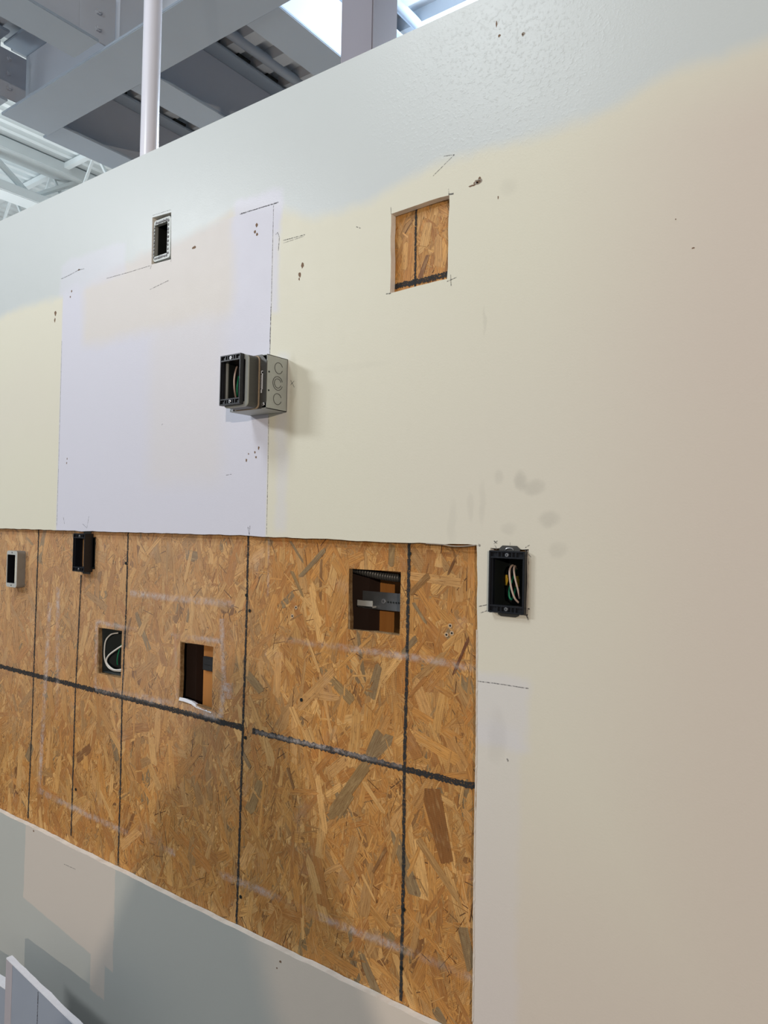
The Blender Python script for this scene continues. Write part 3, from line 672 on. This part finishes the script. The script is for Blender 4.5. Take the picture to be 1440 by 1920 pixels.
# raised ring and frame
rx0, rx1, rz0, rz1 = -1.301, -1.2255, 2.0645, 2.181
bm = bmesh.new(); ringmesh(bm, rrect(rx0, rx1, rz0, rz1, .011), rrect(rx0+.006, rx1-.006, rz0+.008, rz1-.008, .004), -.100, -bf-.002, rrect(rx0-.001, rx1+.002, rz0-.001, rz1+.001, .011))
sub(obj('raised_ring', bm, GALV_D), B)
bm = bmesh.new(); ringmesh(bm, rrect(rx0-.0005, rx1+.0005, rz0-.0005, rz1+.0005, .011), rrect(rx0+.008, rx1-.008, rz0+.010, rz1-.010, .004), -.1025, -.0985)
sub(obj('ring_lip', bm, GALV), B)
bm = bmesh.new(); ringmesh(bm, rrect(rx0-.002, rx1+.0035, rz0-.002, rz1+.002, .010), rrect(rx0+.004, rx1-.004, rz0+.004, rz1-.004, .006), -.0715, -.0685)
sub(obj('plaster_edge', bm, plain('tan_plaster_edge', srgb(176, 156, 130), .9, 0, .3, 300)), B)
extender(B, -1.3035, -1.2365, 2.069, 2.182, -.115, -.103)
inner_box(B, rx0+.008, rx1-.008, rz0+.012, rz1-.012, -.0975, -.004, DARKIN, 'lining_or_shade')
bm = bmesh.new(); lx = bx1-.0135
bx(bm, lx-.0028, lx+.0006, -bf-.0026, -bf-.0021, zc-.026, zc-.018); bx(bm, lx-.0006, lx+.0026, -bf-.0026, -bf-.0021, zc-.018, zc+.022); bx(bm, lx-.0028, lx+.0026, -bf-.0026, -bf-.0021, zc+.018, zc+.024)
for k in range(9): bx(bm, lx-.0034, lx-.0012, -bf-.0025, -bf-.0021, zc-.015+k*.0034, zc-.0135+k*.0034)
sub(obj('sticker', bm, LABEL), B)
def pB(u, v, y): x, z = W(380+u/6.545, 620+v/6.545, -y); return (x, y, z)
wire([pB(430, 420, -.07), pB(405, 490, -.088), pB(388, 600, -.094), pB(390, 720, -.092), pB(405, 820, -.08)], .002, W_PALE, 'tan wire bowed inside the black frame of the protruding junction box')
wire([pB(440, 560, -.07), pB(425, 680, -.082), pB(424, 780, -.082), pB(432, 815, -.07)], .0017, W_GREEN, 'green ground wire inside the black frame of the protruding junction box')

# ------------------------------------------------------------------ inside the board cut-outs
# cut-out with the loop of white wire: a recessed metal box
h2 = HR[1]
F = thing('recessed_box', ((h2[0]+h2[1])/2, CB, h2[2]), 'grey metal box recessed behind the small board cut-out that holds a white wire loop', 'electrical box')
inner_box(F, h2[0]-.002, h2[1]+.002, h2[2]-.002+.004, h2[3]+.002, CB+.001, CB+.06, plain('dull_box_steel', srgb(74, 80, 80), .5, .4, .2, 25))
def p2(u, v, y): x, z = W(140+u/4.235, 1130+v/4.235, -y); return (x, y, z)
wire([p2(400, 330, .05), p2(340, 365, .042), p2(270, 420, .036), p2(252, 470, .034), p2(285, 515, .036), p2(330, 535, .038), p2(400, 525, .05)], .0024, W_WHITE, 'white wire forming the pointed front loop in the small board cut-out')
wire([p2(345, 240, .05), p2(290, 252, .044), p2(248, 300, .038), p2(236, 380, .036), p2(240, 450, .036), p2(262, 505, .038), p2(310, 538, .042), p2(380, 545, .05)], .0022, W_WHITE, 'white wire curving round the left side behind the front loop in the small board cut-out')
wire([p2(372, 330, .07), p2(350, 390, .066), p2(338, 450, .064), p2(340, 495, .066)], .0018, W_GREEN, 'green wire hanging at the right inside the small board cut-out')
# cut-out with the bracket
bm = bmesh.new(); x0, z0 = W(688, 1141, -.09); x1, z1 = W(770, 1112, -.09)
zb = (z0+z1)/2
BR = thing('box_bracket', (-1.0, .085, zb), 'grey punched metal bracket bar behind the squarish board cut-out', 'bracket')
bx(bm, -1.03, -.80, .078, .0802, zb-.0195, zb+.0195, .0005)
sub(obj('bracket_bar', bm, m_steel('dark_bracket_steel', srgb(120, 122, 124), .4, 40, .6)), BR)
for k in range(9):
    bm = bmesh.new(); xh = W(728+k*5, 1127, -.078)[0]; cyl(bm, (xh, .0777, zb-.001), (0, 1, 0), .0022, .0008, 8); sub(obj('punched_hole', bm, DARKIN), BR)
screw(BR, W(719, 1125, -.077)[0], .077, zb, .0055)
bm = bmesh.new(); xq, zq = W(688, 1130, -.07); bx(bm, xq-.022, xq+.022, .062, .0775, zq-.010, zq-.006, .001); bx(bm, xq-.022, xq+.022, .062, .064, zq-.010, zq+.006, .001); sub(obj('bracket_tab', bm, ZINC), BR)
bm = bmesh.new()
pts = [W(690+u, v, -.072) for u, v in ((-18, 1066), (10, 1074), (40, 1080), (70, 1083), (110, 1080))]
tube(bm, [(p[0], .06, p[1]) for p in pts], lambda t_: .0085+.0012*math.sin(t_*2*math.pi*26), 12, 40)
tag(obj('flexible_conduit', bm, GALV_D, None, True), 'ribbed grey flexible conduit at the top of the squarish board cut-out', 'conduit')
# cut-out beside it: dark steel piece
h3 = HR[2]; x_, z_ = W(390, 1243, -.04)
bm = bmesh.new(); bx(bm, x_-.018, x_+.05, .037, CB+.0155, z_-.020, z_+.016, .002); bx(bm, x_-.012, x_+.05, .0345, .0372, z_-.004, z_+.012, .001)
tag(obj('steel_bracket', bm, m_steel('black_bracket', srgb(52, 52, 54), .5, 40, .4)), 'dark steel bracket end behind the tall middle board cut-out', 'bracket')
bm = bmesh.new(); rnd = random.Random(6); hx0, hx1, hz0, hz1 = h3
cr = [(hx0, hz0+.006), (hx0+.02, hz0+.0065), (hx0+.05, hz0+.004), (hx0+.07, hz0-.002), (hx0+.1, hz0-.004), (hx1-.002, hz0-.0065)]
a = [bm.verts.new((p[0], OY+.0005, p[1]+.004+rnd.uniform(0, .003))) for p in cr]; b = [bm.verts.new((p[0], OY-.0015, p[1]-.002)) for p in cr]; c_ = [bm.verts.new((p[0], OY+.011, p[1]+.003)) for p in cr]
for k in range(5): bm.faces.new((a[k], a[k+1], b[k+1], b[k])); bm.faces.new((a[k], a[k+1], c_[k+1], c_[k]))
o = obj('plaster_crumbs', bm, GYPSUM, wall)

# ------------------------------------------------------------------ pole on the far side of the wall
bm = bmesh.new(); cyl(bm, (-2.035, .2, 2.645), (0, 0, 1), .0285, 5.29, 24)
pole = thing('support_pole', (-2.035, .2, 0), 'slim white round pole rising behind the top of the wall', 'pole')
o = obj('shaft', bm, POLEP, None, True); sub(o, pole)
bm = bmesh.new(); cyl(bm, (-2.035, .2, .006), (0, 0, 1), .06, .012, 24); sub(obj('base_flange', bm, POLEP), pole)

# ------------------------------------------------------------------ mezzanine steel above and behind the wall
def ibeam(name, axis, c0, c1, along0, along1, zb, depth, width, tf, tw, label, group=None, webmat=None):
    """I-section; axis 'x' or 'y'; flanges and web are parts"""
    c = (c0+c1)/2
    t = thing(name, (along0, c, zb) if axis == 'x' else (c, along0, zb), label, 'beam', group)
    def part(n, w0, w1, za, zb_, mat):
        bm = bmesh.new()
        if axis == 'x': bx(bm, along0, along1, c+w0, c+w1, za, zb_, .004)
        else: bx(bm, c+w0, c+w1, along0, along1, za, zb_, .004)
        return sub(obj(n, bm, mat), t)
    part('bottom_flange', -width/2, width/2, zb, zb+tf, STEELP)
    part('web', -tw/2, tw/2, zb+tf, zb+depth-tf, webmat or WEBP)
    part('top_flange', -width/2, width/2, zb+depth-tf, zb+depth, STEELP)
    return t
BZ = 4.8
girder = ibeam('steel_beam', 'x', 1.41, 1.77, -5.56, 4.0, BZ, .55, .36, .022, .016, 'wide grey steel girder running above and parallel to the wall, pole passing in front', None)
names = {-5.5: ('leftmost cross beam', 0), -4.36: ('second cross beam from the left', 1), -3.2: ('third cross beam from the left, brightly lit on its right side', 2)}
for xc, (nm, i) in names.items():
    g = 'cross beams of the mezzanine'
    tb = ibeam('steel_beam', 'y', xc-.14, xc+.14, 1.775, 7.0, BZ+.012, .52, .28, .02, .014, 'grey steel '+nm+', on the far side of the girder', g)
    if xc < -3.5:
        tn = ibeam('steel_beam', 'y', xc-.14, xc+.14, -2.6, 1.36, BZ+.012, .52, .28, .02, .014, 'grey steel '+nm+', on the near side of the girder', g)
        bm = bmesh.new(); bx(bm, xc+.0075, xc+.016, 1.30, 1.55, BZ+.10, BZ+.46, .003); sub(obj('connection_plate', bm, WEBP), tn)
        for zz in (.40, .29, .18):
            bm = bmesh.new(); cyl(bm, (xc+.024, 1.42, BZ+zz), (1, 0, 0), .02, .018, 6); cyl(bm, (xc+.034, 1.42, BZ+zz), (1, 0, 0), .011, .014, 10); sub(obj('bolt', bm, WEBP), tn)
    # dark blocks standing in for shaded flute gaps along the beam top
    bm = bmesh.new()
    for k in range(17): bx(bm, xc+.01, xc+.15, 1.9+k*.3, 2.02+k*.3, BZ+.532, BZ+.55, 0)
    sub(obj('flute_gap_shade', bm, DARKIN), tb)
    bm = bmesh.new(); tube(bm, [(xc+.27, 1.8, BZ+.545), (xc+.27, 4, BZ+.545), (xc+.27, 6.9, BZ+.545)], .038, 12, 1)
    if xc < -3: tag(obj('ceiling_conduit', bm, STEELP, None, True), 'grey round conduit under the deck beside the '+nm.split(',')[0], 'conduit')
    else: bm.free()
def deck(name, x0, x1, y0, y1, z, along, pitch, dep, mat, parent=None, axis='x'):
    """trapezoid sheet, flutes running along `axis`"""
    bm = bmesh.new(); prof = []; s = y0 if axis == 'x' else x0; e = y1 if axis == 'x' else x1
    while s < e:
        prof += [(s, z), (s+pitch*.40, z), (s+pitch*.5, z+dep), (s+pitch*.9, z+dep)]; s += pitch
    prof.append((s, z)); prev = None
    for (p, zz) in prof:
        if axis == 'x': q = [(x0, p, zz), (x1, p, zz), (x1, p, zz+.003), (x0, p, zz+.003)]
        else: q = [(p, y0, zz), (p, y1, zz), (p, y1, zz+.003), (p, y0, zz+.003)]
        v = [bm.verts.new(c) for c in q]
        if prev: bm.faces.new((prev[0], prev[1], v[1], v[0])); bm.faces.new((prev[3], prev[2], v[2], v[3]))
        prev = v
    return obj(name, bm, mat, parent)
ceil = deck('ceiling', -5.62, 4.0, -2.7, 7.2, BZ+.552, 'x', .30, .075, DECKP); ceil['kind'] = 'structure'
roof = deck('ceiling', -26, -5.0, -14, 16, 6.62, 'y', .18, .05, ROOFP, None, 'y'); roof['kind'] = 'structure'
# column
Cc = thing('steel_column', (-2.25, 1.6, 0), 'square grey column behind the wall, just left of the bright roof panels', 'column')
bm = bmesh.new(); bx(bm, -2.35, -2.15, 1.5, 1.70, 0, BZ-.001, .006); sub(obj('column_shaft', bm, COLP), Cc)
bm = bmesh.new(); bx(bm, -2.42, -2.08, 1.43, 1.77, 0, .02, .003); sub(obj('base_plate', bm, COLP), Cc)
# joists of the far roof
def joist(axis, c, a0, a1, zt, dep, panel, label, group):
    t = thing('roof_joist', (a0, c, zt-dep) if axis == 'x' else (c, a0, zt-dep), label, 'joist', group)
    P = lambda a, z, o=0: (a, c+o, z) if axis == 'x' else (c+o, a, z)
    def bar(name, p, q, s):
        bm = bmesh.new(); tube(bm, [p, q], s, 4, 1); sub(obj(name, bm, ROOFP), t)
    bar('top_chord', P(a0, zt), P(a1, zt), .05); bar('bottom_chord', P(a0, zt-dep), P(a1, zt-dep), .05)
    n = int((a1-a0)/panel)
    for k in range(n):
        s = a0+k*panel
        bar('web_bar', P(s, zt-dep), P(s+panel/2, zt), .022); bar('web_bar', P(s+panel/2, zt), P(s+panel, zt-dep), .022)
    return t
g = 'roof joists of the far hall'
for k, y_ in enumerate((4.1, 6.0, 8.2)):
    joist('x', y_, -15.5, -6.6, 6.56, .75, 1.05, ('white open web joist nearest behind the wall at upper left', 'white open web joist, second behind the wall at upper left', 'white open web joist, farthest behind the wall at upper left')[k], g)
Gd = thing('roof_girder', (-9.5, 2.5, 6.0), 'white roof girder slanting across the far ceiling at upper left', 'beam')
for za, zb in ((5.92, 6.05), (6.45, 6.6)):
    bm = bmesh.new(); bx(bm, -9.65, -9.35, 2.2, 14, za, zb, .01); sub(obj('chord', bm, ROOFP), Gd)
for k in range(9):
    bm = bmesh.new(); tube(bm, [(-9.5, 2.4+k*1.3, 6.03), (-9.5, 3.05+k*1.3, 6.48)], .04, 6, 1); sub(obj('web_bar', bm, ROOFP), Gd)
    bm = bmesh.new(); tube(bm, [(-9.5, 3.7+k*1.3, 6.03), (-9.5, 3.05+k*1.3, 6.48)], .04, 6, 1); sub(obj('web_bar', bm, ROOFP), Gd)
# ------------------------------------------------------------------ drywall sheet leaning at lower left
# face runs slightly askew to the wall; its white cut top edge shows
def at(px, py, off): x, z = W(px, py, off); return Vector((x, -off, z))
def leaning(name, a, b, n, label, cat, strip=None, line=None):
    """drywall offcut: top front edge a-b, thickness vector n, bottom on the floor"""
    t = thing(name, ((a.x+b.x)/2, a.y, 0), label, cat)
    foot = Vector((0, -.06, 0))
    K = 16; rnd = random.Random(2)
    bm = bmesh.new(); fr = []; bk = []
    for k in range(K+1):
        p = a+(b-a)*(k/K); fr.append(bm.verts.new(p)); bk.append(bm.verts.new(p+n+Vector((0, rnd.uniform(-.0014, .0008) if 0 < k < K else 0, rnd.uniform(-.001, .0005)))))
    f2 = [bm.verts.new(Vector((v.co.x, v.co.y, v.co.z-.004))) for v in fr]; b2 = [bm.verts.new(Vector((v.co.x, v.co.y, v.co.z-.004))) for v in bk]
    for k in range(K):
        bm.faces.new((fr[k], fr[k+1], bk[k+1], bk[k])); bm.faces.new((fr[k], fr[k+1], f2[k+1], f2[k])); bm.faces.new((bk[k], bk[k+1], b2[k+1], b2[k])); bm.faces.new((f2[k], f2[k+1], b2[k+1], b2[k]))
    bm.faces.new((fr[0], bk[0], b2[0], f2[0])); bm.faces.new((fr[-1], bk[-1], b2[-1], f2[-1]))
    sub(obj('cut_edge', bm, GYPSUM), t)
    def face(name, u0, u1, mat, dy):
        bm = bmesh.new(); p = a+(b-a)*u0; q = a+(b-a)*u1; e = Vector((0, 0, -.0042)); nn = n*1.0
        vs = [p+e, q+e, Vector((q.x, q.y, 0)), Vector((p.x, p.y, 0))]
        o = Vector((0, -dy, 0))
        f = [bm.verts.new(v+o) for v in vs]; g = [bm.verts.new(v+nn) for v in vs]
        bm.faces.new(f); bm.faces.new(g)
        for k in range(4): bm.faces.new((f[k], f[(k+1) % 4], g[(k+1) % 4], g[k]))
        return sub(obj(name, bm, mat), t)
    face('face_paper', 0, 1, GREYBLUE, 0)
    if strip: face('taped_edge', 0, strip, MAUVE, .0006)
    if line:
        p = a+(b-a)*line; bm = bmesh.new(); bx(bm, p.x-.0012, p.x+.0012, p.y-.0012, p.y-.0004, .02, p.z-.008); sub(obj('pencil_line', bm, PENCIL), t)
    return t
off = .13
# keep the top edge level: end point follows the horizontal direction that projects along the photographed edge
d0 = ray(12, 1795.5); t0 = (1.24-off)/d0.y; P0 = CAM+d0*t0
d1 = ray(170, 1950); t1 = (P0.z-1.8)/d1.z; P1 = CAM+d1*t1
nrm = Vector((-(P1-P0).y, (P1-P0).x, 0)).normalized()
if nrm.y < 0: nrm = -nrm
leaning('drywall_offcut', P0, P1, nrm*.016, 'grey-blue drywall offcut with white cut top edge standing at the bottom left corner', 'drywall sheet', .085, .42)
d2 = ray(10, 1853); P2_ = CAM+d2*((1.24-.12)/d2.y); d3 = ray(-70, 1800); P3_ = CAM+d3*((P2_.z-1.8)/d3.z)
n2_ = nrm
leaning('drywall_offcut', P3_, P2_, n2_*.03, 'pale drywall scrap with broken white top edge, left of the grey-blue offcut', 'drywall sheet')

# ------------------------------------------------------------------ added unseen tarp-covered stand, shaped to cast the lower-left wall shadow
TX, TY = 1.61, -3.2
tv = thing('added_shadow_stand', (TX, TY, 0), 'added out-of-view stand under a grey tarp, peaked to cast a shadow on the wall', 'added shadow caster')
bm = bmesh.new(); prev = None; NN = 40
for zz, rx in ((.03, 1.02), (.5, .82), (1.0, .60), (1.4, .41), (1.6, .31), (1.75, .24), (1.87, .18), (2.0, .12), (2.1, .075), (2.17, .04), (2.19, .01)):
    rg = []
    for k in range(NN):
        a = 2*math.pi*k/NN; fo = 1+.05*math.sin(a*9+zz)*min(1, rx*2)
        rg.append(bm.verts.new((TX+.01*zz+math.cos(a)*rx*fo, TY+math.sin(a)*rx*.5*fo, zz)))
    if prev:
        for k in range(NN): bm.faces.new((prev[k], prev[(k+1) % NN], rg[(k+1) % NN], rg[k]))
    prev = rg
bm.faces.new(prev); sub(obj('added_tarp', bm, plain('added_grey_tarp', srgb(130, 134, 138), .7), None, True), tv)
for sx in (-.7, 0, .7):
    bm = bmesh.new(); tube(bm, [(TX+sx, TY+(.2 if sx == 0 else -.05), 0), (TX+.02, TY, 2.1)], .015, 8, 1); sub(obj('added_stand_leg', bm, GALV_D), tv)

# ------------------------------------------------------------------ floor
bm = bmesh.new(); bx(bm, -30, 20, -20, 20, -.1, 0); fl = obj('floor', bm, CONC); fl['kind'] = 'structure'
for o in list(S.objects):
    if o.parent is None and o.type == 'MESH' and o.get('category'): centre(o)
